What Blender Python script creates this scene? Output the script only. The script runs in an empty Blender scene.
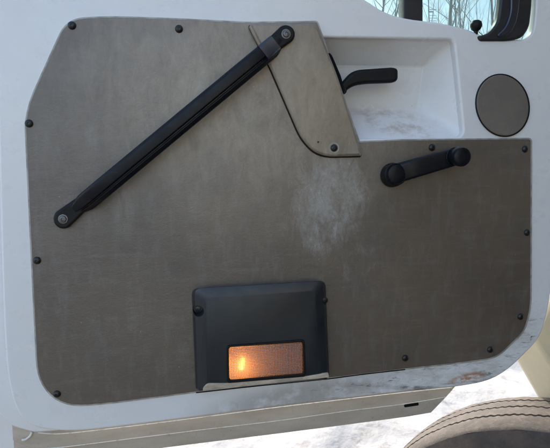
import bpy, bmesh, math, random
from mathutils import Vector, Matrix, noise
R = math.radians
random.seed(7)
S = bpy.context.scene
COL = S.collection

# ------------------------------------------------------------------ camera, sky, sun, exposure
F = 528.0                      # focal length in photograph pixels (550 wide)
PITCH = R(-8); CAMZ = 1.85
cd = bpy.data.cameras.new('camera'); cam = bpy.data.objects.new('camera', cd); COL.objects.link(cam)
cd.sensor_width = 36; cd.lens = 36*F/550; cd.clip_start = 0.02; cd.clip_end = 2000
cam.location = (0, 0, CAMZ); cam.rotation_euler = (math.pi/2+PITCH, 0, 0)
S.camera = cam
SUN_EL, SUN_AZ = R(36), R(-24)           # azimuth from +Y towards +X
w = bpy.data.worlds.new('World'); S.world = w; w.use_nodes = True
nt = w.node_tree
sky = nt.nodes.new('ShaderNodeTexSky'); sky.sky_type = 'NISHITA'; sky.sun_disc = False
sky.sun_elevation = SUN_EL; sky.sun_rotation = SUN_AZ; sky.air_density = 1.0; sky.dust_density = 2.4
bg = nt.nodes['Background']; bg.inputs[1].default_value = 0.15
nt.links.new(sky.outputs[0], bg.inputs[0])
sl = bpy.data.lights.new('sun', 'SUN'); sl.energy = 2.0; sl.angle = R(0.5); sl.color = (1, .93, .82)
so = bpy.data.objects.new('sun', sl); COL.objects.link(so)
sd = Vector((math.sin(SUN_AZ)*math.cos(SUN_EL), math.cos(SUN_AZ)*math.cos(SUN_EL), math.sin(SUN_EL)))
so.rotation_euler = sd.to_track_quat('Z', 'Y').to_euler(); so.location = (-4, 4, 6)
S.view_settings.view_transform = 'Standard'; S.view_settings.look = 'None'
S.view_settings.exposure = 1.68; S.view_settings.gamma = 1.0
S.render.resolution_x = 1024; S.render.resolution_y = 834

# ------------------------------------------------------------------ coordinates
CAM = Vector((0, 0, CAMZ)); ROT = Matrix.Rotation(PITCH, 3, 'X') @ Matrix.Rotation(math.pi/2, 3, 'X')
def ray(px, py): return ROT @ Vector(((px-275)/F, (224-py)/F, -1))
def at_y(px, py, Y):
    r = ray(px, py); return CAM + r*(Y/r.y)
def at_z(px, py, Z):
    r = ray(px, py); return CAM + r*((Z-CAM.z)/r.z)
YAW = R(9)
U = Vector((math.cos(YAW), math.sin(YAW), 0)); V = Vector((0, 0, 1)); N = U.cross(V)
O = CAM + ray(275, 224)*1.0 - V*0.48
PX = 1/F
def L(px, py, wo=0.0):
    """pixel -> door coordinates (u, v, w) on the plane wo metres proud of the door face"""
    r = ray(px, py); t = ((O+N*wo-CAM).dot(N))/r.dot(N)
    p = CAM + r*t - O
    return Vector((p.dot(U), p.dot(V), p.dot(N)))
DOORM = Matrix.Translation(O) @ Matrix((U, V, N)).transposed().to_4x4()

# ------------------------------------------------------------------ materials
def newmat(name):
    m = bpy.data.materials.new(name); m.use_nodes = True
    return m, m.node_tree.nodes, m.node_tree.links, m.node_tree.nodes['Principled BSDF']
class G:
    """small node helper"""
    def __init__(s, name):
        s.m, s.n, s.l, s.b = newmat(name)
        s.tc = s.n.new('ShaderNodeTexCoord').outputs['Object']
    def noise(s, scale, detail=4, rough=.6, stretch=None, dist=0, w=None):
        vec = s.tc
        if stretch:
            mp = s.n.new('ShaderNodeMapping'); mp.inputs['Scale'].default_value = stretch
            if w: mp.inputs['Rotation'].default_value = w
            s.l.new(vec, mp.inputs[0]); vec = mp.outputs[0]
        t = s.n.new('ShaderNodeTexNoise'); t.inputs['Scale'].default_value = scale
        t.inputs['Detail'].default_value = detail; t.inputs['Roughness'].default_value = rough
        t.inputs['Distortion'].default_value = dist
        s.l.new(vec, t.inputs['Vector']); return t.outputs['Fac']
    def voro(s, scale, feature='F1', rnd=1):
        t = s.n.new('ShaderNodeTexVoronoi'); t.inputs['Scale'].default_value = scale; t.feature = feature
        t.inputs['Randomness'].default_value = rnd
        s.l.new(s.tc, t.inputs['Vector']); return t.outputs['Distance']
    def ramp(s, x, a, b, lo=0.0, hi=1.0, smooth=False):
        t = s.n.new('ShaderNodeMapRange'); t.clamp = True
        if smooth: t.interpolation_type = 'SMOOTHSTEP'
        for i, v in enumerate((a, b, lo, hi)): t.inputs[i+1].default_value = v
        s.l.new(x, t.inputs[0]); return t.outputs[0]
    def math(s, op, a, b=None, c=None):
        t = s.n.new('ShaderNodeMath'); t.operation = op
        for i, v in enumerate((a, b, c)):
            if v is None: continue
            if isinstance(v, (int, float)): t.inputs[i].default_value = v
            else: s.l.new(v, t.inputs[i])
        return t.outputs[0]
    def mix(s, f, a, b):
        t = s.n.new('ShaderNodeMix'); t.data_type = 'RGBA'
        if isinstance(f, (int, float)): t.inputs[0].default_value = f
        else: s.l.new(f, t.inputs[0])
        for i, v in ((6, a), (7, b)):
            if isinstance(v, tuple): t.inputs[i].default_value = (*v, 1)
            else: s.l.new(v, t.inputs[i])
        return t.outputs[2]
    def blob(s, px, py, rx, ry, soft=0.5, rot=0):
        """mask of a stain: 1 inside an ellipse round pixel (px,py) of the door face"""
        c = L(px, py)
        sub = s.n.new('ShaderNodeVectorMath'); sub.operation = 'SUBTRACT'; sub.inputs[1].default_value = (c.x, c.y, 0)
        s.l.new(s.tc, sub.inputs[0])
        vr = s.n.new('ShaderNodeVectorRotate'); vr.rotation_type = 'Z_AXIS'; vr.inputs['Angle'].default_value = rot
        s.l.new(sub.outputs[0], vr.inputs[0])
        mu = s.n.new('ShaderNodeVectorMath'); mu.operation = 'MULTIPLY'
        mu.inputs[1].default_value = (1/(rx*PX), 1/(ry*PX), 0)
        s.l.new(vr.outputs[0], mu.inputs[0])
        ln = s.n.new('ShaderNodeVectorMath'); ln.operation = 'LENGTH'; s.l.new(mu.outputs[0], ln.inputs[0])
        return s.ramp(ln.outputs['Value'], 1+soft, 1-soft, 0, 1, True)
    def bump(s, h, strength=.3, dist=.001, prev=None):
        t = s.n.new('ShaderNodeBump'); t.inputs['Strength'].default_value = strength; t.inputs['Distance'].default_value = dist
        s.l.new(h, t.inputs['Height'])
        if prev is not None: s.l.new(prev, t.inputs['Normal'])
        s.l.new(t.outputs[0], s.b.inputs['Normal']); return t.outputs[0]
    def color(s, c):
        if isinstance(c, tuple): s.b.inputs['Base Color'].default_value = (*c, 1)
        else: s.l.new(c, s.b.inputs['Base Color'])
    def rough(s, r):
        if isinstance(r, (int, float)): s.b.inputs['Roughness'].default_value = r
        else: s.l.new(r, s.b.inputs['Roughness'])

# white painted steel / moulding
g = G('white_paint')
base = g.mix(g.ramp(g.noise(3, 5), .35, .7), (.80, .785, .76), (.765, .75, .725))
film = g.math('MULTIPLY', g.ramp(g.noise(26, 8, .7), .55, .8), .22)
base = g.mix(film, base, (.44, .42, .38))
low = L(275, 395).y
sep = g.n.new('ShaderNodeSeparateXYZ'); g.l.new(g.tc, sep.inputs[0])
lowmask = g.math('MAXIMUM', g.blob(430, 378, 190, 17, .4, R(-7)), g.blob(510, 350, 46, 16, .4, R(-48)))
scr = g.ramp(g.noise(60, 8, .75, (.22, 1.3, 1), .4, (0, 0, R(-9))), .56, .66)
base = g.mix(g.math('MULTIPLY', g.math('MULTIPLY', scr, lowmask), .75), base, (.16, .145, .12))
grey = g.math('MULTIPLY', g.math('MULTIPLY', g.blob(300, 396, 90, 14, .6, R(-7)), g.ramp(g.noise(18, 6), .32, .5)), .62)
base = g.mix(grey, base, (.30, .275, .24))
edge = g.math('MULTIPLY', g.math('MAXIMUM', g.blob(430, 389, 70, 3.2, .6, R(8)), g.blob(492, 379, 26, 4.5, .6, R(28))), g.ramp(g.noise(45, 8, .8, (.4, 1, 1)), .40, .58))
base = g.mix(g.math('MULTIPLY', edge, .8), base, (.12, .085, .055))
grime = g.math('MULTIPLY', lowmask, g.ramp(g.noise(34, 8, .8, (.5, 1, 1), .5), .42, .68))
base = g.mix(g.math('MULTIPLY', grime, .55), base, (.34, .28, .21))
scr2 = g.ramp(g.noise(85, 6, .8, (.3, 1.2, 1), .8, (0, 0, R(-30))), .60, .655)
chips = g.math('MULTIPLY', scr2, lowmask)
base = g.mix(g.math('MULTIPLY', chips, .95), base, (.04, .035, .03))
rust = g.math('MULTIPLY', g.blob(468, 377.5, 20, 5, .4, R(-9)), g.ramp(g.noise(120, 6, .7, (.5, 1, 1)), .42, .55))
base = g.mix(g.math('MULTIPLY', rust, .85), base, (.46, .17, .07))
speck = g.ramp(g.noise(190, 2), .785, .80)
base = g.mix(speck, base, (.08, .07, .06))
# dusty smear on the floor of the recess
sm = g.math('MULTIPLY', g.blob(405, 122, 44, 14, .6, R(12)), g.ramp(g.noise(48, 7, .75, (.6, 1, .3)), .44, .62))
base = g.mix(g.math('MULTIPLY', sm, .65), base, (.44, .33, .24))
g.color(base); g.rough(g.ramp(g.noise(12, 5), .3, .7, .22, .42))
bp = g.bump(g.noise(9, 3), .12, .01); g.bump(g.noise(420, 2), .05, .0006, bp)
g.b.inputs['Coat Weight'].default_value = .25; g.b.inputs['Coat Roughness'].default_value = .18
WHITE = g.m

g = G('dusty_paint')
base = g.mix(g.ramp(g.noise(16, 6, .65, (.4, 1.2, 1)), .35, .65), (.60, .52, .42), (.46, .385, .30))
base = g.mix(g.ramp(g.noise(120, 4, .7), .60, .80), base, (.30, .24, .18))
g.color(base); g.rough(.55); g.bump(g.noise(120, 4), .2, .001)
DUSTY = g.m

g = G('edge_highlight_paint'); g.color(g.mix(g.ramp(g.noise(90, 4), .5, .68), (.80, .77, .68), (.5, .46, .38))); g.rough(.35); EDGE = g.m  # paler bead colour: painted highlights along the sun-catching hem edges

# brown grey grained vinyl
g = G('grained_vinyl')
c0 = g.mix(g.ramp(g.noise(4.5, 5, .6), .35, .65), (.126, .094, .065), (.088, .065, .045))
c0 = g.mix(g.math('MULTIPLY', g.ramp(g.noise(60, 6, .7, (1, .25, 1)), .5, .72), .35), c0, (.20, .185, .165))
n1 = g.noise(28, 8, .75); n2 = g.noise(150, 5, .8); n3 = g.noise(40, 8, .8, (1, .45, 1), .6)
mot = g.ramp(g.math('ADD', n1, g.math('MULTIPLY', n2, .55)), .66, .92)
sheen_tint = g.math('MULTIPLY', g.blob(235, 95, 130, 95, .85, R(10)), g.ramp(n3, .30, .66, .35, 1.0))
c0 = g.mix(g.math('MULTIPLY', sheen_tint, .78), c0, (.42, .345, .25))  # warm sky sheen on the upper panel, painted into the colour
scm = g.math('MAXIMUM', g.blob(328, 200, 36, 50, .75, R(14)), g.math('MULTIPLY', g.blob(350, 250, 36, 34, .9), .38))
scb = g.ramp(g.math('ADD', scm, g.math('MULTIPLY', g.math('SUBTRACT', n3, .5), 2.6)), .35, 1.05)
scb = g.math('MULTIPLY', scb, g.ramp(scm, 0, .25))
sc = g.math('MULTIPLY', scb, g.math('ADD', g.math('MULTIPLY', mot, .55), .30))
c0 = g.mix(sc, c0, (.37, .36, .33))
rub = g.math('MULTIPLY', scm, g.ramp(g.noise(75, 6, .8, (1.6, .35, 1), 1.2), .60, .66))
c0 = g.mix(g.math('MULTIPLY', rub, .42), c0, (.52, .51, .47))
glints = g.math('MULTIPLY', g.blob(230, 90, 75, 62, .7), g.ramp(g.noise(260, 3, .7), .66, .71))
c0 = g.mix(g.math('MULTIPLY', glints, .6), c0, (.56, .51, .40))  # sparkling glints of the grain, painted as pale flecks
hs = g.ramp(g.noise(50, 6, .75, (.25, 1.6, 1), .3), .52, .72)
c0 = g.mix(g.math('MULTIPLY', hs, .16), c0, (.30, .27, .22))
st = None
for (x, y, rx, ry, k) in ((124, 203, 7, 26, .45), (150, 205, 5, 22, .25), (243, 90, 8, 40, .3), (205, 120, 6, 60, .2), (175, 160, 5, 34, .2)):
    b_ = g.math('MULTIPLY', g.blob(x, y, rx, ry, .7, R(-4)), k)
    st = b_ if st is None else g.math('MAXIMUM', st, b_)
st = g.math('MULTIPLY', st, g.ramp(g.noise(45, 6, .75, (1, .3, 1)), .35, .7))
c0 = g.mix(st, c0, (.42, .40, .35))
sp = g.ramp(g.noise(230, 2, .5), .745, .775)
c0 = g.mix(g.math('MULTIPLY', sp, .6), c0, (.40, .38, .34))
ln = g.ramp(g.noise(30, 3, .6, (.07, 3, 1), .3, (0, 0, R(22))), .71, .725)
c0 = g.mix(g.math('MULTIPLY', ln, .0), c0, (.36, .34, .31))
dirt = g.math('MULTIPLY', g.ramp(g.noise(7, 6, .65), .48, .7), .35)
c0 = g.mix(dirt, c0, (.085, .074, .060))
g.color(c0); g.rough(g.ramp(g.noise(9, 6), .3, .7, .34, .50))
g.b.inputs['Specular IOR Level'].default_value = 1.0
bp = g.bump(g.voro(520, 'DISTANCE_TO_EDGE'), .35, .0005)
bp = g.bump(g.noise(900, 2), .25, .0004, bp); bp = g.bump(g.noise(300, 4, .7, (.85, 1, 1)), .42, .0009, bp); bp = g.bump(g.noise(60, 5, .75, (.6, 1, 1), .8), .28, .0016, bp); bp = g.bump(g.noise(14, 3), .25, .004, bp)
VINYL = g.m
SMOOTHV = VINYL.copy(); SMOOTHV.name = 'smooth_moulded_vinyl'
for n_ in SMOOTHV.node_tree.nodes:
    if n_.type == 'BUMP': n_.inputs['Strength'].default_value *= .35
for l_ in list(SMOOTHV.node_tree.links):
    if l_.to_socket.name == 'Roughness' and l_.to_node.type == 'BSDF_PRINCIPLED': SMOOTHV.node_tree.links.remove(l_)
SMOOTHV.node_tree.nodes['Principled BSDF'].inputs['Roughness'].default_value = .34

g = G('pale_cut_edge'); g.color(g.mix(g.ramp(g.noise(40, 4), .4, .6), (.46, .44, .38), (.30, .28, .24))); g.rough(.5); BACKING = g.m
g = G('speaker_cloth'); g.color(g.mix(g.ramp(g.noise(6, 4), .4, .6), (.175, .148, .118), (.140, .118, .095))); g.rough(.62)
g.bump(g.voro(420, 'F1', .5), .8, .001); SPK = g.m

def plastic(name, c1, c2, r1, r2, grain=600, gs=.2, spec=.5):
    g = G(name); cc = g.mix(g.ramp(g.noise(18, 6, .65), .4, .7), c1, c2)
    if name in ('black_moulded_plastic', 'worn_black_plastic', 'blue_black_lamp_housing'):
        cc = g.mix(g.math('MULTIPLY', g.ramp(g.noise(110, 7, .8), .58, .74), .35), cc, (.055, .052, .048))
        cc = g.mix(g.math('MULTIPLY', g.ramp(g.noise(90, 4, .7, (.25, 2.2, 1), .5, (0, 0, .6)), .68, .71), .4), cc, (.09, .09, .09))
    g.color(cc); g.rough(g.ramp(g.noise(30, 5), .3, .7, r1, r2))
    g.b.inputs['Specular IOR Level'].default_value = spec
    g.bump(g.noise(grain, 2), gs, .0005); return g.m
BLACK = plastic('black_moulded_plastic', (.005, .006, .009), (.009, .010, .013), .24, .42, spec=.22)
BLACKR = plastic('worn_black_plastic', (.006, .0065, .007), (.012, .012, .012), .34, .55, spec=.22)
LAMPB = plastic('blue_black_lamp_housing', (.009, .013, .017), (.014, .019, .023), .32, .48, 450, .25, .6)
SCREW = plastic('black_screw_plastic', (.006, .006, .006), (.014, .013, .012), .25, .45)
RUBBER = plastic('black_rubber_seal', (.010, .011, .013), (.022, .024, .028), .35, .55)
VOID = plastic('dark_gap', (.006, .006, .006), (.01, .01, .01), .8, .9, spec=.1)
GAP = plastic('brown_gap', (.022, .017, .013), (.03, .025, .02), .7, .9, spec=.2)
g = G('screw_steel'); g.color((.16, .155, .15)); g.b.inputs['Metallic'].default_value = .8; g.rough(g.ramp(g.noise(300, 4), .3, .7, .3, .6)); STEEL = g.m
g = G('worn_tan_plastic'); g.color(g.mix(g.ramp(g.noise(70, 6, .7, (.4, 1, 1)), .38, .62), (.60, .50, .37), (.34, .28, .21))); g.rough(.5); TAN = g.m
g = G('lamp_reflector'); g.color((.78, .72, .62)); g.rough(.35); REFL = g.m

# amber lens: thin prismatic plastic
g = G('amber_lens')
n, l = g.n, g.l; n.remove(g.b); out = n['Material Output']
cx = g.mix(g.ramp(g.noise(45, 3), .35, .65), (.72, .44, .25), (.62, .46, .36))
wv = []
for ax in ('X', 'Y'):
    t = n.new('ShaderNodeTexWave'); t.bands_direction = ax; t.inputs['Scale'].default_value = 105; t.inputs['Distortion'].default_value = .2
    l.new(g.tc, t.inputs['Vector']); wv.append(t.outputs['Fac'])
hh = g.math('ADD', wv[0], wv[1])
cx = g.mix(g.ramp(g.math('MINIMUM', wv[0], wv[1]), .02, .3), g.mix(.3, cx, (.25, .08, .02)), cx)
tr = n.new('ShaderNodeBsdfTranslucent'); gl = n.new('ShaderNodeBsdfGlossy'); gl.inputs['Roughness'].default_value = .16
rf = n.new('ShaderNodeBsdfRefraction'); rf.inputs['Roughness'].default_value = .55; rf.inputs['IOR'].default_value = 1.2
bu = n.new('ShaderNodeBump'); bu.inputs['Strength'].default_value = .6; bu.inputs['Distance'].default_value = .0012; l.new(hh, bu.inputs['Height'])
for s_ in (tr, gl, rf): l.new(bu.outputs[0], s_.inputs['Normal'])
l.new(cx, tr.inputs[0]); l.new(cx, rf.inputs[0])
m1 = n.new('ShaderNodeMixShader'); m1.inputs[0].default_value = .25; l.new(tr.outputs[0], m1.inputs[1]); l.new(rf.outputs[0], m1.inputs[2])
fr = n.new('ShaderNodeFresnel'); fr.inputs[0].default_value = 1.5
m2 = n.new('ShaderNodeMixShader'); l.new(g.math('ADD', fr.outputs[0], .16), m2.inputs[0]); l.new(m1.outputs[0], m2.inputs[1]); l.new(gl.outputs[0], m2.inputs[2])
l.new(m2.outputs[0], out.inputs[0]); LENS = g.m
g = G('lit_bulb'); g.color((1, .8, .5)); g.b.inputs['Emission Color'].default_value = (1, .50, .17, 1); g.b.inputs['Emission Strength'].default_value = 5; BULB = g.m

# window glass: faint green-blue pane
g = G('window_glass'); n, l = g.n, g.l; n.remove(g.b)
tp = n.new('ShaderNodeBsdfTransparent'); tp.inputs[0].default_value = (.55, .64, .63, 1)
gl = n.new('ShaderNodeBsdfGlossy'); gl.inputs['Roughness'].default_value = .03
df = n.new('ShaderNodeBsdfDiffuse'); df.inputs[0].default_value = (.6, .62, .6, 1)
lw = n.new('ShaderNodeFresnel'); lw.inputs[0].default_value = 1.45
a = n.new('ShaderNodeMixShader'); l.new(g.ramp(g.noise(30, 7, .7), .3, .75, .06, .2), a.inputs[0]); l.new(tp.outputs[0], a.inputs[1]); l.new(df.outputs[0], a.inputs[2])
b = n.new('ShaderNodeMixShader'); l.new(lw.outputs[0], b.inputs[0]); l.new(a.outputs[0], b.inputs[1]); l.new(gl.outputs[0], b.inputs[2])
l.new(b.outputs[0], n['Material Output'].inputs[0]); GLASS = g.m
g = G('etched_mark'); g.color((.42, .52, .54)); g.rough(.7); ETCH = g.m

g = G('cream_truck_paint'); g.color(g.mix(g.ramp(g.noise(5, 6), .35, .7), (.58, .53, .38), (.48, .43, .31))); g.rough(.4); CREAM = g.m
g = G('dusty_tread_rubber')
c0 = g.mix(g.ramp(g.noise(14, 8, .7), .35, .68), (.078, .064, .052), (.046, .038, .031))
c0 = g.mix(g.math('MULTIPLY', g.ramp(g.noise(50, 6, .7), .5, .7), .5), c0, (.15, .125, .10))
g.color(c0); g.rough(.85); g.bump(g.noise(90, 6, .7), .5, .003); TREAD = g.m
g = G('sidewall_rubber'); g.color(g.mix(g.ramp(g.noise(11, 7, .7), .42, .72), (.020, .016, .014), (.075, .052, .037))); g.rough(.7); g.bump(g.noise(60, 4), .3, .002); SIDE = g.m
g = G('groove_rubber'); g.color((.03, .024, .02)); g.rough(.9); GROOVE = g.m
g = G('snow')
c0 = g.mix(g.ramp(g.noise(1.3, 5), .35, .7), (.40, .385, .355), (.29, .28, .265))
c0 = g.mix(g.math('MULTIPLY', g.ramp(g.noise(9, 8, .75), .52, .68), .8), c0, (.20, .17, .135))
c0 = g.mix(g.ramp(g.noise(38, 4, .8), .70, .74), c0, (.16, .13, .09))
g.color(c0); g.rough(.75); bp = g.bump(g.noise(3.5, 4, .5), .5, .08); g.bump(g.noise(24, 4, .6), .3, .012, bp)
g.b.inputs['Subsurface Weight'].default_value = 0; SNOW = g.m
g = G('grey_bark'); g.color(g.mix(g.ramp(g.noise(7, 6, .7, (1, 1, .2)), .35, .65), (.50, .46, .42), (.36, .33, .30))); g.rough(.9); BARK = g.m

# ------------------------------------------------------------------ mesh helpers
def sharpen(bm, ang=38):
    for f in bm.faces: f.smooth = True
    for e in bm.edges:
        if len(e.link_faces) == 2 and e.calc_face_angle(0) > R(ang): e.smooth = False
    if ang == 50:
        for f in bm.faces:
            if abs(f.normal.z) > .99995: f.smooth = False
def link(name, me, mat, parent=None, label=None):
    o = bpy.data.objects.new(name, me); COL.objects.link(o)
    if mat: me.materials.clear(); me.materials.append(mat)
    if parent: o.parent = parent
    if label: o['label'] = label
    return o
def obj(name, bm, mat, parent=None, label=None, ang=38):
    bmesh.ops.remove_doubles(bm, verts=bm.verts, dist=1e-6)
    bmesh.ops.recalc_face_normals(bm, faces=bm.faces); sharpen(bm, ang)
    me = bpy.data.meshes.new(name); bm.to_mesh(me); bm.free()
    return link(name, me, mat, parent, label)
def rnd(pts, rad=8, n=6):
    """round the corners of a closed outline. pts: (x,y) or (x,y,r)"""
    out = []; k = len(pts)
    for i, p in enumerate(pts):
        r = p[2] if len(p) > 2 else rad
        P = Vector(p[:2]); A = Vector(pts[i-1][:2]); B = Vector(pts[(i+1) % k][:2])
        if r <= 0: out.append((P.x, P.y)); continue
        a = A-P; b = B-P; r1 = min(r, a.length*.49); r2 = min(r, b.length*.49)
        s = P+a.normalized()*r1; e = P+b.normalized()*r2
        for j in range(n+1):
            t = j/n; q = s*(1-t)**2+P*2*t*(1-t)+e*t*t; out.append((q.x, q.y))
    return out
def outl(px, wo): return [L(x, y, wo) for x, y in px]
def ell(cx, cy, rx, ry, rot=0, n=48):
    return [(cx+rx*math.cos(t)*math.cos(rot)-ry*math.sin(t)*math.sin(rot), cy+rx*math.cos(t)*math.sin(rot)+ry*math.sin(t)*math.cos(rot)) for t in [2*math.pi*i/n for i in range(n)]]
def shape_mesh(loops, w0, w1, bev=0.0, res=3):
    """filled outline (first) with holes, from w0 to w1, rounded rims"""
    cu = bpy.data.curves.new('tmp', 'CURVE'); cu.dimensions = '2D'; cu.fill_mode = 'BOTH'
    cu.extrude = max((w1-w0)/2-bev, 0); cu.bevel_depth = bev; cu.bevel_resolution = res; cu.offset = -bev
    for lp in loops:
        sp = cu.splines.new('POLY'); sp.points.add(len(lp)-1); sp.use_cyclic_u = True
        for i, p in enumerate(lp): sp.points[i].co = (p[0], p[1], 0, 1)
    o = bpy.data.objects.new('tmp', cu); COL.objects.link(o)
    bpy.context.view_layer.update()
    me = bpy.data.meshes.new_from_object(o.evaluated_get(bpy.context.evaluated_depsgraph_get()))
    bpy.data.objects.remove(o); bpy.data.curves.remove(cu)
    bm = bmesh.new(); bm.from_mesh(me); bpy.data.meshes.remove(me)
    bmesh.ops.translate(bm, verts=bm.verts, vec=(0, 0, (w0+w1)/2))
    return bm
def shape(name, loops, w0, w1, bev, mat, parent, label=None, res=3):
    return obj(name, shape_mesh([outl(lp, w1) for lp in loops], w0, w1, bev, res), mat, parent, label, 50)
def loft(rings, cap0=False, cap1=False, bm=None, closed=True):
    bm = bm or bmesh.new(); vs = [[bm.verts.new(p) for p in r] for r in rings]; k = len(rings[0])
    for a, b in zip(vs, vs[1:]):
        for i in range(k if closed else k-1):
            j = (i+1) % k
            bm.faces.new((a[i], a[j], b[j], b[i]))
    if cap0: bm.faces.new(vs[0])
    if cap1: bm.faces.new(vs[-1])
    return bm
def lathe(bm, c, prof, axis=Vector((0, 0, 1)), seg=32, cap=True):
    q = axis.to_track_quat('Z', 'Y'); rings = []
    for r, z in prof:
        rings.append([c + q @ Vector((max(r, 1e-5)*math.cos(t), max(r, 1e-5)*math.sin(t), z)) for t in [2*math.pi*i/seg for i in range(seg)]])
    return loft(rings, cap, cap, bm)
def sweep(bm, path, prof, widths=None):
    """prof in (across, outwards) metres, swept along door-space path"""
    rings = []
    for i, p in enumerate(path):
        a = path[max(i-1, 0)]; b = path[min(i+1, len(path)-1)]; t = (b-a).normalized()
        ac = Vector((0, 0, 1)).cross(t).normalized(); up = t.cross(ac).normalized()
        sx, sy = widths[i] if widths else (1, 1)
        rings.append([p+ac*x*sx+up*y*sy for x, y in prof])
    return loft(rings, True, True, bm)
def smooth_path(pts, n=8):
    out = []
    for i in range(len(pts)-1):
        p0 = pts[max(i-1, 0)]; p1 = pts[i]; p2 = pts[i+1]; p3 = pts[min(i+2, len(pts)-1)]
        for j in range(n):
            t = j/n
            out.append(.5*((2*p1)+(p2-p0)*t+(2*p0-5*p1+4*p2-p3)*t*t+(3*p1-p0-3*p2+p3)*t**3))
    out.append(pts[-1].copy()); return out
def thing(name, label, cat, mtx, group=None):
    o = bpy.data.objects.new(name, None); COL.objects.link(o); o.matrix_world = mtx; o.empty_display_size = .1
    o['label'] = label; o['category'] = cat
    if group: o['group'] = group
    return o

# ------------------------------------------------------------------ ground
bm = bmesh.new()
xs = [-300, -120, -50, -20, -10] + [-6+.12*i for i in range(101)] + [10, 20, 50, 120, 300]
ys = [-300, -120, -40, -15, -6] + [-3+.12*i for i in range(101)] + [12, 20, 50, 120, 400]
gv = []
for y in ys:
    row = []
    for x in xs:
        z = 0
        if abs(x) < 6.1 and -3.1 < y < 9.1:
            z = .10*noise.fractal(Vector((x*1.1, y*1.1, 0)), .8, 2, 5)+.05*noise.noise(Vector((x*4, y*4, 3)))
        row.append(bm.verts.new((x, y, z)))
    gv.append(row)
for a, b in zip(gv, gv[1:]):
    for i in range(len(xs)-1): bm.faces.new((a[i], a[i+1], b[i+1], b[i]))
gr = obj('snowy_ground', bm, SNOW); gr['kind'] = 'structure'

g = G('added_gravel'); g.color(g.mix(g.ramp(g.noise(20, 6, .7), .4, .65), (.075, .062, .05), (.13, .115, .10))); g.rough(.85); g.bump(g.noise(70, 4), .8, .01)  # unseen dark gravel, added to cut light bouncing up onto the door
bm = bmesh.new(); gp_ = rnd([(-5, -14, 2), (5, -14, 2), (5, 1.35, 1), (.6, 1.75, .6), (-1.2, 1.6, .6), (-5, 1.0, 1.5)], n=8)
loft([[Vector((x, y, .12+.04*noise.noise(Vector((x*2, y*2, 0))))) for x, y in gp_], [Vector((x*.4, y*.4-1.5, .15)) for x, y in gp_]], False, True, bm)
loft([[Vector((x, y, .12+.04*noise.noise(Vector((x*2, y*2, 0))))) for x, y in gp_], [Vector((x*1.05, y*1.05, -.2)) for x, y in gp_]], bm=bm)
gd = obj('added_dark_ground', bm, g.m); gd['kind'] = 'structure'
# ------------------------------------------------------------------ the door
door = thing('truck_door', 'open white truck door seen from inside with a brown grey vinyl panel', 'door', DOORM)

OUT = rnd([(-8, -190, 30), (556, -190, 40), (556, 150), (552, 296, 30), (541, 338, 14), (509, 370, 14), (488, 382, 14), (455, 387.5, 10), (404, 392, 10), (280, 406.5, 4), (120, 427, 10),
           (64, 433, 30), (22, 425, 34), (8, 388, 30), (4, 335, 30), (1, 250, 20), (-5, 0, 20)])
WIN = rnd([(-40+60, -150, 30), (536, -150, 30), (536, 12, 14), (532, 39.5, 12), (499, 39.5, 12), (485, 36.5, 8), (468, 29, 12), (440, 22.5, 10), (405, 18.5, 14), (384, 12, 10), (366, 0, 14), (330, -22, 30), (20, -40, 30)])
RECO = [(302, 37, 3), (454, 39.5, 6), (464, 137.5, 10), (302, 139.5, 3)]
REC = rnd(RECO, n=8)
shell = shape('door_shell', [OUT, WIN, REC], -.022, 0, .0045, WHITE, door)
# pocket behind the handle
def sc_out(pts, k, cx=383, cy=88): return [(cx+(x-cx)*k, cy+(y-cy)*k) for x, y in pts]
BACKO = rnd([(302, 65, 3), (424, 66, 2.5), (418, 111, 7), (302, 111, 3)], n=8)
BACK2 = rnd([(306, 69, 3), (422.5, 67.5, 2.5), (416.5, 109.5, 6), (306, 107, 3)], n=8)
def ringmix(a, b, t): return [a[i].lerp(b[i], t) for i in range(len(a))]
r0 = outl(sc_out(REC, 1.012), -.0035); r1 = outl(REC, -.010)
r2 = outl(BACKO, -.074); r3 = outl(BACK2, -.076)
bm = loft([r0, r1, ringmix(r1, r2, .5), r2, ringmix(r2, r3, .6), r3], False, True)
obj('handle_recess', bm, WHITE, door, ang=17)

# left flange, lower skin, hem steps
shape('door_flange', [rnd([(-100, -200, 30), (30, -200, 10), (40, 300, 5), (60, 420, 5), (60, 431, 3), (34, 433, 6), (13, 427, 4), (-10, 405, 20), (-100, 340, 30)])], -.045, -.027, .004, WHITE, door)
shape('door_skin', [rnd([(-104, 300, 10), (40, 380, 5), (40, 440, 3), (24, 440, 3), (26, 476, 6), (-104, 476, 20)])], -.080, -.052, .005, WHITE, door)
P1 = [(12, 420), (34, 425), (64, 426), (120, 421), (200, 411), (280, 401), (340, 394), (404, 387), (460, 381)]
P2 = [(13, 440), (34, 449), (64, 447), (120, 440), (200, 430), (280, 420.5), (340, 412), (404, 404), (446, 397)]
P3 = [(15, 470), (40, 470), (70, 460), (130, 452), (205, 442.5), (282, 433), (342, 425.3), (408, 416.5), (431, 412.5)]
strip = [outl(P1, -.032), outl(P1, -.033), outl(P2, -.040), [p-Vector((0, 0, .003)) for p in outl(P2, -.040)],
         outl(P3, -.050), outl(P3, -.075)]
strip[3] = [p-Vector((0, .003, 0)) for p in strip[3]]
bm = loft(strip, closed=False)
e = [r[-1] for r in strip]; vs = [bm.verts.new(p) for p in e]+[bm.verts.new(Vector((e[0].x, e[0].y, -.075)))]; bm.faces.new(vs)
hem = obj('lower_hem', bm, DUSTY, door, 'dusty beige stepped lower edge of the door', 25)
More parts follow.
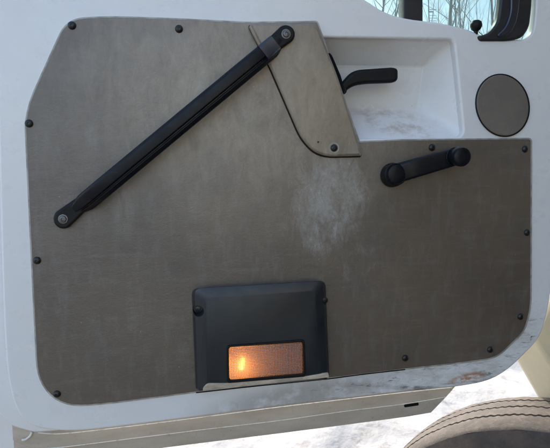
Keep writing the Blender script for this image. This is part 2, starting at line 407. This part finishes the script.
def bead(name, pts, wo, r, mat, parent, taper=False):
    bm = bmesh.new(); pr = [(r*math.cos(2*math.pi*i/8), r*math.sin(2*math.pi*i/8)) for i in range(8)]
    pa_ = smooth_path(outl(pts, wo), 5); k_ = len(pa_)-1
    sweep(bm, pa_, pr, [(max(.12, math.sin(math.pi*min(1, .35+.65*(i/k_)))), max(.10, math.sin(math.pi*min(1, .35+.65*(i/k_))))) for i in range(k_+1)] if taper else None); return obj(name, bm, mat, parent)
bead('highlight_bead', [(x, y+.6) for x, y in [(38, 432.2), (64, 433), (120, 427), (200, 417), (280, 406.5), (404, 392), (452, 387)]], -.0225, .0010, EDGE, hem)
bead('highlight_bead', [(x, y) for x, y in P2[1:]], -.040, .0009, EDGE, hem)
bead('highlight_bead', [(32, 432), (30, 436), (26, 439), (22, 440)], -.033, .0022, EDGE, hem)
shape('drain_slot', [rnd([(404, 404.8), (418.5, 402.4), (419, 405.4), (404.5, 407.6)], 1.2)], -.049, -.0425, .0005, VOID, hem)

# trim panel
PAN = rnd([(31, 99, 10), (67, 19.5, 17), (110, 17, 20), (180, 19.5, 20), (247, 23, 2), (317, 22, 2), (359, 142.5, 1), (400, 140.5, 4), (531, 139, 3), (530.5, 308, 14), (524, 331, 8), (497, 357, 10),
           (472, 361, 6), (410, 368, 6), (327, 378, 6), (193, 392, 5), (116, 402, 6), (64, 407, 26), (38, 382, 22), (32, 262, 10), (25.5, 122, 10)])
def grow(pts, d):
    c = [Vector(p) for p in pts]; out = []; k = len(c)
    for i in range(k):
        t = (c[(i+1) % k]-c[i-1])
        if t.length < 1e-6: out.append(pts[i]); continue
        t.normalize(); out.append((c[i].x+t.y*d, c[i].y-t.x*d))
    return out
shape('panel_backing', [grow(PAN, 1.3)], .0002, .0016, .0004, BACKING, door, 'pale cut edge round the vinyl panel')
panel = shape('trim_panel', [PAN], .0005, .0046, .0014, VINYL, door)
bead('seam_gap', [(196, 392.6), (260, 385.6), (327, 378.9), (360, 374.6), (405, 369.4)], .0012, .0013, VOID, panel)
def dome_screw(parent, px, py, wo, r=.0069, mat=SCREW, ridge=True):
    bm = bmesh.new(); c = L(px, py, wo)
    lathe(bm, c, [(0, -.002), (r, -.002), (r, .0008), (r*.93, .0022), (r*.72, .0036), (r*.45, .0044), (r*.30, .0045), (r*.24, .0034), (0, .0032)], seg=24, cap=False)
    return obj('screw', bm, mat, parent)
for x, y in ((72, 25.5), (179, 29), (29, 123.5), (37, 260.5), (57, 394), (432, 147.5), (525, 149), (527, 232.5), (520.5, 316.5), (490, 349.5), (405, 358)):
    dome_screw(panel, x, y, .0046)

# pull cover (raised vinyl piece running under the top of the grab handle)
COV = rnd([(248.5, 23.3, 5), (316, 23, 9), (323, 38, 20), (338.5, 77, 10), (359, 142.5, 1), (362.5, 156, 1), (320, 157, 16), (302, 140, 12), (270, 66, 10)])
shape('cover_gap', [[(x-1.6, y+1.4) for x, y in COV]], .004, .0060, .0003, GAP, door, 'dark gap line round the raised cover')
cover = shape('pull_cover', [COV], .004, .0145, .0048, SMOOTHV, door, 'raised smooth vinyl cover beside the handle recess', 5)
bead('raised_ridge', [(250.5, 26), (255, 35), (261, 46.5), (267, 59), (272.5, 70), (280, 88)], .0125, .0042, SMOOTHV, cover, True)
bm = bmesh.new(); c = L(334, 148, .0145)
lathe(bm, c, [(.0068, -.001), (.0085, .0004), (.0098, .0008), (.0104, -.001)], seg=28, cap=False); obj('screw_rim', bm, BACKING, cover)
dome_screw(cover, 334, 148, .0138, .0068)
dome_screw(cover, 318, 142, .0138, .0016)
shape('handle_slit', [rnd([(329, 52, 2), (332, 55, 3), (341, 76, 3), (345, 91, 2), (341, 97, 2), (325, 70, 2)])], -.012, .003, .001, VOID, door, 'black slit beside the raised cover')

# speaker cover
sp_ = shape('speaker_cover', [ell(503, 105.3, 25.6, 30.8, R(-14))], .001, .0055, .0022, SPK, door)
shape('cover_rim', [ell(503, 105.3, 26.8, 32, R(-14)), ell(503, 105.3, 25.2, 30.4, R(-14))], .0, .0035, .0006, BLACKR, sp_)

# grab handle
A = Vector((63, 219)); B = Vector((286, 34)); d = (B-A).normalized(); LEN = (B-A).length
def gp(s, wo, off=0):
    q = A+d*s; n_ = Vector((-d.y, d.x)); q = q+n_*off; return L(q.x, q.y, wo)
pr = []
W_, H_ = .0160, .0085
for x, y in rnd([(-W_*1.12, -H_, .003), (W_, -H_, .004), (W_, H_*.35, .004), (W_*.80, H_*.95, .003), (-W_*.34, H_, .0015), (-W_*.38, 0, .0006), (-W_*.56, 0, .0006), (-W_*.60, H_*.40, .002), (-W_*1.12, -H_*.1, .004)], n=3): pr.append((x-.0015, y))
path = smooth_path([gp(17, .013), gp(26, .022), gp(38, .036), gp(60, .043), gp(110, .046), gp(LEN/2, .047), gp(LEN-100, .046), gp(LEN-55, .044), gp(LEN-30, .037), gp(LEN-17, .026), gp(LEN-10, .019)], 6)
bm = bmesh.new(); m_ = len(path)-1
sweep(bm, path, pr, [(min(1, .62+.055*min(i, m_-i)), 1) for i in range(len(path))])
grab = obj('grab_handle', bm, BLACK, door, 'black diagonal grab handle with a long groove')
# bridging end lugs
def lug(s0, s1, w0, hw, sgn):
    n_ = Vector((-d.y, d.x)); pts = []
    c = A+d*s0
    for i in range(17):
        t = math.pi*(i/16)+math.pi/2; q = c-d*sgn*0+ (d*math.cos(t)*sgn+n_*math.sin(t)*sgn)*hw; pts.append((q.x, q.y))
    for k_ in (-1, 1):
        q = A+d*s1+n_*k_*sgn*(hw*.72); pts.append((q.x, q.y))
    return pts
ll = shape('end_lug', [lug(0, 30, 0, 10.0, 1)], .004, .018, .004, BLACKR, grab)
lu = shape('end_lug', [lug(LEN, LEN-34, 0, 9.3, -1)], .013, .027, .004, BLACKR, grab)
for s_, wo, pa in ((0, .018, ll), (LEN, .027, lu)):
    c = gp(s_, wo); bm = bmesh.new()
    lathe(bm, c, [(.0088, -.001), (.0082, .0008), (.0062, .0010), (.0060, .0016), (.0052, .0034), (.0030, .0040), (.0026, .0018), (0, .0018)], seg=28, cap=False)
    o = obj('screw', bm, STEEL, pa)
# smooth sleeve at the upper bend
bm = bmesh.new()
pr2 = rnd([(-.0145, -.009, .003), (.0145, -.009, .003), (.0145, .0085, .004), (-.0145, .0085, .004)], n=4)
sweep(bm, smooth_path([gp(LEN-31, .0385), gp(LEN-26, .0365), gp(LEN-20, .031), gp(LEN-16, .0265)], 4), pr2)
g = G('blue_sheen_plastic'); g.color((.012, .016, .03)); g.rough(.28); g.b.inputs['Specular IOR Level'].default_value = .8; g.bump(g.noise(500, 2), .12, .0005); BLUEP = g.m
obj('bend_sleeve', bm, BLUEP, grab)

# inside release handle
bm = bmesh.new()
H = rnd([(334, 93, 2), (340, 85, 4), (351, 72.5, 6), (358, 69.5, 5), (394, 67, 4), (398.5, 69, 3), (398.5, 80, 4), (394, 82.5, 4), (366, 83.5, 8), (354, 85.5, 8), (345, 92, 3), (338, 100, 2)])
rh = obj('release_handle', shape_mesh([outl(H, -.019)], -.036, -.018, .006), BLACKR, door, None, 50)
bm = bmesh.new(); lathe(bm, L(341, 91, -.03), [(.0, -.035), (.008, -.035), (.008, .012), (0, .012)], seg=20, cap=False); obj('pivot', bm, BLACKR, rh)

# window crank
cr = bpy.data.objects.new('window_crank', None)
a0 = Vector((391.5, 175)); a1 = Vector((456.5, 156))
c0 = L(a0.x, a0.y, .0046)
bm = bmesh.new(); lathe(bm, c0, [(.0225, -.001), (.0235, .003), (.0225, .010), (.020, .015), (.018, .030), (.016, .034), (0, .035)], seg=40, cap=False)
crank = obj('window_crank', bm, BLACKR, door, 'black window crank with a round knob')
dd = (a1-a0).normalized()
def cp(s, wo, o_=0):
    q = a0+dd*s; return L(q.x, q.y, wo)
Lc = (a1-a0).length
bm = bmesh.new(); pr3 = rnd([(-.0185, -.008, .005), (.0185, -.008, .005), (.0185, .008, .006), (-.0185, .008, .006)], n=4)
pth = smooth_path([cp(-3, .026), cp(8, .030), cp(22, .036), cp(40, .038), cp(Lc-6, .039), cp(Lc+4, .038)], 5)
ws = [(1.0-.10*(i/(len(pth)-1)), 1) for i in range(len(pth))]
sweep(bm, pth, pr3, ws); obj('crank_arm', bm, BLACK, crank)
bm = bmesh.new(); lathe(bm, cp(4, .030), [(.0190, -.006), (.0190, .006), (.0175, .0092), (.0150, .0102), (.004, .0106), (0, .0106)], seg=36, cap=False)
obj('hub_cap', bm, BLACK, crank)
bm = bmesh.new(); lathe(bm, cp(Lc-2, .040), [(.0150, -.004), (.0152, .004), (.0160, .008), (.0172, .012), (.0180, .020), (.0180, .027), (.0165, .0305), (.0140, .0318), (.004, .0322), (0, .0322)], seg=40, cap=False)
obj('knob', bm, BLACK, crank)
for s_, wo, rr in ((4, .0365, .0190), (Lc-2, .0480, .0164)):
    bm = bmesh.new(); c = cp(s_, wo)
    lathe(bm, c, [(rr, 0), (rr+.0008, .0006), (rr+.0008, .0014), (rr, .002), (rr-.001, .001)], seg=40, cap=False); obj('trim_ring', bm, BLACK, crank)

# courtesy lamp
base_ = [(191.5, 288.5, 7), (325.5, 280.5, 7), (329.3, 377.3, 3), (195.8, 389.8, 3)]
fr_ = [(205, 297.5, 6), (315.5, 289.5, 6), (320.5, 378.5, 3), (206.5, 389, 3)]
top_ = [(194.5, 288.5, 7), (323, 281, 7), (327.5, 379, 3), (198, 391, 3)]
hole = [(228.5, 347, 3), (303, 341.5, 3), (304, 374, 3), (229, 380.5, 3)]
lay = [(base_, .0046), ([(192.5, 289, 7), (325, 281, 7), (329, 378, 3), (196, 390.2, 3)], .016), (top_, .026), (fr_, .033), (hole, .0335), (hole, .020)]
rings = [outl(rnd(p, n=7), wo) for p, wo in lay]
bm = loft(rings[:5]); n5 = len(rings[0])
lamp = None
bm2 = loft(rings[:4], True, True)                                    # closed body for the cut-outs
bmesh.ops.recalc_face_normals(bm2, faces=bm2.faces); bm.free()
me = bpy.data.meshes.new('courtesy_lamp'); bm2.to_mesh(me); bm2.free()
lamp = link('courtesy_lamp', me, LAMPB, door, 'black courtesy lamp housing low on the panel')
def cutter(bm):
    bmesh.ops.recalc_face_normals(bm, faces=bm.faces)
    m_ = bpy.data.meshes.new('c'); bm.to_mesh(m_); bm.free(); o = bpy.data.objects.new('c', m_); COL.objects.link(o); o.parent = door; return o
cs = []
cs.append(cutter(loft([outl(rnd(hole, n=7), .008), outl(rnd(hole, n=7), .05)], True, True)))
for (x, y, rr) in ((198, 309, .0105), (325, 299, .0085)):
    bm = bmesh.new(); c = L(x, y, .015); lathe(bm, c, [(0, -.006), (rr*.8, -.006), (rr, .0), (rr*1.05, .03), (0, .03)], seg=24, cap=False); cs.append(cutter(bm))
bpy.context.view_layer.update()
for c_ in cs:
    md = lamp.modifiers.new('cut', 'BOOLEAN'); md.object = c_; md.operation = 'DIFFERENCE'; md.solver = 'EXACT'
bpy.context.view_layer.update()
me2 = bpy.data.meshes.new_from_object(lamp.evaluated_get(bpy.context.evaluated_depsgraph_get()))
lamp.modifiers.clear(); lamp.data = me2; lamp.name = 'courtesy_lamp'
for c_ in cs: bpy.data.objects.remove(c_)
bm = bmesh.new(); bm.from_mesh(me2); sharpen(bm, 30); bm.to_mesh(me2); bm.free()
me2.materials.clear(); me2.materials.append(LAMPB)
bv = lamp.modifiers.new('soft_edges', 'BEVEL'); bv.width = .0022; bv.segments = 3; bv.limit_method = 'ANGLE'; bv.angle_limit = R(28)
for (x, y) in ((198, 308.5), (325, 299.5)):
    bm = bmesh.new(); lathe(bm, L(x, y+.8, .009), [(0, -.001), (.0055, -.001), (.0055, .0012), (.003, .0018), (0, .0018)], seg=16, cap=False); obj('screw', bm, SCREW, lamp)
# lens, reflector pocket, bulb, worn ledge
def inset(pts, k):
    cx = sum(p[0] for p in pts)/4; cy = sum(p[1] for p in pts)/4
    return [(cx+(p[0]-cx)*k, cy+(p[1]-cy)*(1-(1-k)*2.0), p[2]) for p in pts]
li = inset(hole, .985); h7 = lambda p: rnd(p, n=7)
bm = loft([outl(h7(inset(hole, .955)), .0355), outl(h7(inset(hole, .975)), .0350), outl(h7(li), .0335), outl(h7(li), .030)], True, False)
obj('lens', bm, LENS, lamp, 'amber ribbed lens glowing at its left end')
bm = loft([outl(h7(inset(hole, .99)), .0285), outl(h7(inset(hole, .96)), .0115), outl(h7(inset(hole, .93)), .0105)], False, True); obj('reflector', bm, REFL, lamp)
bm = bmesh.new(); lathe(bm, L(242, 363, .0175), [(0, -.013), (.0040, -.011), (.0050, 0), (.0040, .011), (0, .013)], Vector((.2, 1, 0)).normalized(), seg=16, cap=False)
obj('bulb', bm, BULB, lamp)
fo = [(226.8, 345.8, 3), (304.6, 339.8, 3), (306.2, 376.8, 3), (227, 383.4, 3)]
shape('lens_frame', [h7(fo), h7(inset(hole, .993))], .030, .0365, .0012, BLACKR, lamp)
LEDGE = rnd([(203, 388.8, 1), (207, 383.4, 3), (226, 383.4, 2), (307, 376.4, 2), (318, 374.6, 2), (328.5, 373, 1), (329.2, 377.5, 1), (300, 380.6, 1), (240, 387, 1), (203, 391.2, 1)])
shape('worn_ledge', [LEDGE], .030, .0355, .001, TAN, lamp, 'worn tan lower lip of the lamp housing')

# window: glass, divider bar, rubber seal, lock knob
glass = shape('window_glass', [rnd([(10, -160, 10), (553, -160, 10), (553, 46, 10), (470, 46, 10), (300, 10, 10), (10, -30, 10)])], -.0175, -.0135, .0003, GLASS, door)
SE = rnd([(470, -146, 20), (534, -146, 26), (532.5, 5, 8), (530, 27, 6), (523, 37.5, 5), (510, 41, 6), (480, 41, 3), (478, 36, 2), (489, 33.5, 5), (498, 22, 8), (501, 0, 8), (501, -116, 20), (470, -120, 2)])
seal = shape('window_seal', [SE], -.0128, .0045, .004, RUBBER, door)
SE2 = rnd([(512, -120, 6), (521, -120, 6), (520, 5, 8), (517, 22, 5), (511, 33, 4), (501, 38, 4), (497, 35, 3), (506, 27, 6), (511, 12, 6)])
shape('seal_lip', [SE2], .003, .0085, .0025, BLUEP, seal)
shape('window_divider', [rnd([(404.5, -150), (422.5, -150), (423, 29), (404, 27)], 1)], -.034, -.006, .002, RUBBER, door)
bm = bmesh.new(); c = L(476, 27.3, -.004)
lathe(bm, c-Vector((0, .012, 0)), [(.0, -.012), (.0035, -.012), (.0038, .004), (.0085, .008), (.0108, .013), (.0112, .017), (.0095, .022), (.006, .0245), (0, .0252)], Vector((0, 1, 0)), seg=28, cap=False)
obj('lock_knob', bm, BLACKR, door)
bm = bmesh.new()
for (x, y, w_, h_) in ((433, 9.5, 7, .7), (431.5, 11.8, 4.5, 1.6), (433, 15.5, 7, .5), (433, 18.2, 7.5, .5), (433, 20.8, 6, .5)):
    ps = [L(x-w_/2, y-h_/2, -.0129), L(x+w_/2, y-h_/2, -.0129), L(x+w_/2, y+h_/2, -.0129), L(x-w_/2, y+h_/2, -.0129)]
    bm.faces.new([bm.verts.new(p) for p in ps])
obj('etched_mark', bm, ETCH, glass)
# left chips on the paint
# ------------------------------------------------------------------ the truck behind: wheel and fender
pn = Vector((.7507, 1.186, 1.173)); ya = .583
ax = Vector((math.sin(ya), math.cos(ya), 0)); TW = .2075; RT = .598
truck = thing('truck', 'cream truck front with a dusty tyre standing on snow behind the open door', 'truck', Matrix.Translation(Vector((pn.x, pn.y, 0))))
Tt = truck.matrix_world.inverted()
def tl(p): return Tt @ p
ctr = pn-Vector((0, 0, RT))
q = ax.to_track_quat('Z', 'Y')
bm = bmesh.new(); SEG = 720
prof = []                                   # across the tread, near shoulder to far shoulder
gro = [.30, .55, .80]
zs = sorted(set([0, .02, .985, 1.0]+[g_+e_ for g_ in gro for e_ in (-.021, -.017, .017, .021)]))
rings = []
for z in zs:
    ring = []
    k_ = any(abs(z-g_) < .018 for g_ in gro)
    for i in range(SEG):
        t = 2*math.pi*i/SEG
        rr = RT-.010*(2*z-1)**2
        if z < .001 or z > .999: rr -= .006
        if k_: rr -= .012
        zz = z+(.010*(1 if (i//2) % 2 else -1) if .1 < z < .9 else 0)
        rr += .0015*noise.noise(Vector((math.cos(t)*14, math.sin(t)*14, z*8)))
        ring.append(tl(ctr+q @ Vector((rr*math.cos(t), rr*math.sin(t), zz*TW))))
    rings.append(ring)
loft(rings, bm=bm)
bm.faces.ensure_lookup_table()
wheel = None
nz = len(zs)
rim_bm = bmesh.new(); lathe(rim_bm, tl(ctr), [(.30, -.005), (.295, .01), (.27, .03), (.26, .08), (.12, .09), (.11, .02), (.06, .01), (0, .01)], ax, 64, False)
wheel = obj('wheel', rim_bm, SIDE, truck)
me_bm = bm
bmesh.ops.recalc_face_normals(me_bm, faces=me_bm.faces)
tread = obj('tread', me_bm, TREAD, wheel, 'dusty brown tyre tread with three dark zigzag grooves', 60)
tread.data.materials.append(GROOVE)
for p_ in tread.data.polygons:
    c_ = tread.data.vertices[p_.vertices[0]].co
    rs = []
    for vi in p_.vertices:
        v_ = tread.data.vertices[vi].co-tl(ctr); v_ = v_-ax*v_.dot(ax); rs.append(v_.length)
    if sum(1 for r_ in rs if r_ < RT-.0155) >= 2 and min(rs) < RT-.0155 and not any(abs(r_-(RT-.016)) < .0008 for r_ in rs): p_.material_index = 1
sb = bmesh.new()
lathe(sb, tl(ctr), [(RT-.016, 0.0), (RT-.03, -.006), (RT-.07, -.018), (RT-.12, -.024), (RT-.18, -.014), (.30, 0)], ax, 96, False)
obj('sidewall', sb, SIDE, wheel)
sb = bmesh.new(); lathe(sb, tl(ctr), [(RT-.016, TW), (RT-.07, TW+.018), (RT-.18, TW+.014), (.30, TW)], ax, 96, False); obj('sidewall', sb, SIDE, wheel)

# fender: slanting cream edge with a lit side face
f0 = [at_y(x, y, 1.36) for x, y in ((534, 339), (556, 374), (600, 452), (640, 540), (900, 540), (900, 60), (562, 60), (556, 290))]
fb = [p+Vector((-.055, .10, -.012)) for p in f0]
bm = loft([[tl(p) for p in f0], [tl(p) for p in fb], [tl(p+Vector((.02, .06, 0))) for p in fb]], True, True)
fen = obj('fender', bm, CREAM, truck, 'cream fender edge beside the tyre', 30)
md = fen.modifiers.new('soft', 'BEVEL'); md.width = .008; md.segments = 3

# cab side, doorway and seat, shaped to darken the door, and added deck (behind and to the right of the photographer)
def box(bm, x0, x1, y0, y1, z0, z1):
    return loft([[tl(Vector(p)) for p in ((x0, y0, z), (x1, y0, z), (x1, y1, z), (x0, y1, z))] for z in (z0, z1)], True, True, bm)
bm = bmesh.new(); box(bm, .72, 2.9, -3.0, -1.0, .9, 3.0); box(bm, .78, 2.9, -1.0, 1.0, 2.75, 2.98); box(bm, 2.8, 2.9, -1.0, 1.0, 1.0, 2.75)
cab = obj('unseen_cab_body', bm, CREAM, truck, ang=30); md = cab.modifiers.new('soft', 'BEVEL'); md.width = .03; md.segments = 3
bm = bmesh.new(); box(bm, .80, 2.8, -1.0, 1.0, .95, 1.05); box(bm, 1.9, 2.79, -.99, .9, 1.06, 2.3); obj('unseen_cab_floor', bm, RUBBER, truck, ang=30)
bm = bmesh.new(); box(bm, .95, 1.5, -.75, .05, 1.05, 1.45); box(bm, .95, 1.5, -.95, -.75, 1.2, 2.2)
st_ = obj('unseen_seat', bm, RUBBER, truck, ang=30); md = st_.modifiers.new('soft', 'BEVEL'); md.width = .05; md.segments = 4
bm = bmesh.new(); box(bm, -.15, .9, -2.2, .72, .62, .70); obj('added_deck', bm, RUBBER, truck, ang=30)  # unseen dark deck, added to block bounce from the ground

# ------------------------------------------------------------------ bare trees beyond
def tree(x, y, h, r, seed, label, cat='tree'):
    rn = random.Random(seed)
    t = thing('bare_tree', label, cat, Matrix.Translation((x, y, 0)), 'bare trees beyond the window')
    bt = bmesh.new(); bb = bmesh.new()
    def tube(bm, pts, rads, seg):
        rings = []
        for i, p in enumerate(pts):
            dr = (pts[min(i+1, len(pts)-1)]-pts[max(i-1, 0)]).normalized(); qq = dr.to_track_quat('Z', 'Y')
            rings.append([p+qq @ Vector((rads[i]*math.cos(2*math.pi*j/seg), rads[i]*math.sin(2*math.pi*j/seg), 0)) for j in range(seg)])
        loft(rings, True, True, bm)
    def grow_(bm, p, dr, ln, rad, lvl):
        pts = [p]; rads = [rad]; n_ = 9 if lvl == 0 else 5
        for i in range(n_):
            dr = (dr+Vector((rn.gauss(0, .10), rn.gauss(0, .10), .05 if lvl else .0))*(1.3 if lvl else .55)).normalized()
            p = p+dr*ln/n_; pts.append(p); rads.append(rad*(1-(i+1)/n_*.8))
        tube(bm, pts, rads, 8 if lvl == 0 else 4)
        if lvl < 3:
            for k in range((11, 4, 2)[lvl]):
                f = rn.uniform(.22 if lvl == 0 else .25, .97); i = min(int(f*n_), n_-1)
                base = pts[i].lerp(pts[i+1], f*n_-i)
                a = rn.uniform(0, 6.28); tilt = rn.uniform(.5, .95)
                ax_ = (pts[i+1]-pts[i]).normalized()
                side = Vector((math.cos(a), math.sin(a), .1)).normalized()
                nd = (ax_*math.cos(tilt)+side*math.sin(tilt)).normalized()
                grow_(bb, base, nd, ln*rn.uniform(.28, .45)*(1.15-f*.5), rads[i]*.42, lvl+1)
    grow_(bt, Vector((0, 0, -.2)), Vector((rn.gauss(0, .05), rn.gauss(0, .05), 1)), h, r, 0)
    obj('trunk', bt, BARK, t); obj('branches', bb, BARK, t)
spots = [(376, 20, 9.5, .10), (392, 30, 12, .13), (400, 16, 8, .07), (431, 24, 10, .09), (451, 15, 9, .12), (463, 21, 10, .08), (474, 27, 12, .12), (486, 17, 9, .07), (496, 23, 11, .09),
         (352, 24, 11, .11),  (520, 19, 10, .12)]
labs = ['slim bare tree seen through the window left of the lock knob', 'bare tree behind the dark window divider', 'thin bare tree just left of the window divider',
        'thin bare tree behind the etched mark in the window glass', 'thick bare trunk seen in the middle of the window', 'slender bare tree just left of the lock knob', 'bare tree rising straight above the lock knob',
        'thin bare tree between the lock knob and the window seal', 'bare tree half hidden by the black window seal', 'bare tree at the left end of the window', 'bare tree behind the black window seal']
labs[0] = 'slim bare tree at the lower left corner of the window glass'
spots += [(384, 44, 15, .11), (438, 40, 14, .10), (445, 50, 16, .12), (457, 38, 13, .09), (468, 46, 15, .11), (480, 52, 16, .12), (491, 41, 14, .10), (427, 47, 15, .11)]
labs += ['distant pale tree left of the window divider', 'distant pale tree just right of the etched mark', 'farthest pale tree between the etched mark and the thick middle trunk', 'distant pale tree just right of the thick middle trunk',
         'distant pale tree just left of the lock knob, behind the slender one', 'farthest pale tree just right of the lock knob', 'distant pale tree beside the curved edge of the window seal', 'distant pale tree directly right of the window divider']
for i, ((px, Y, h, r), lb) in enumerate(zip(spots, labs)):
    p = at_y(px, 15, Y); tree(p.x, p.y, h, r*.75, 40+i, lb)
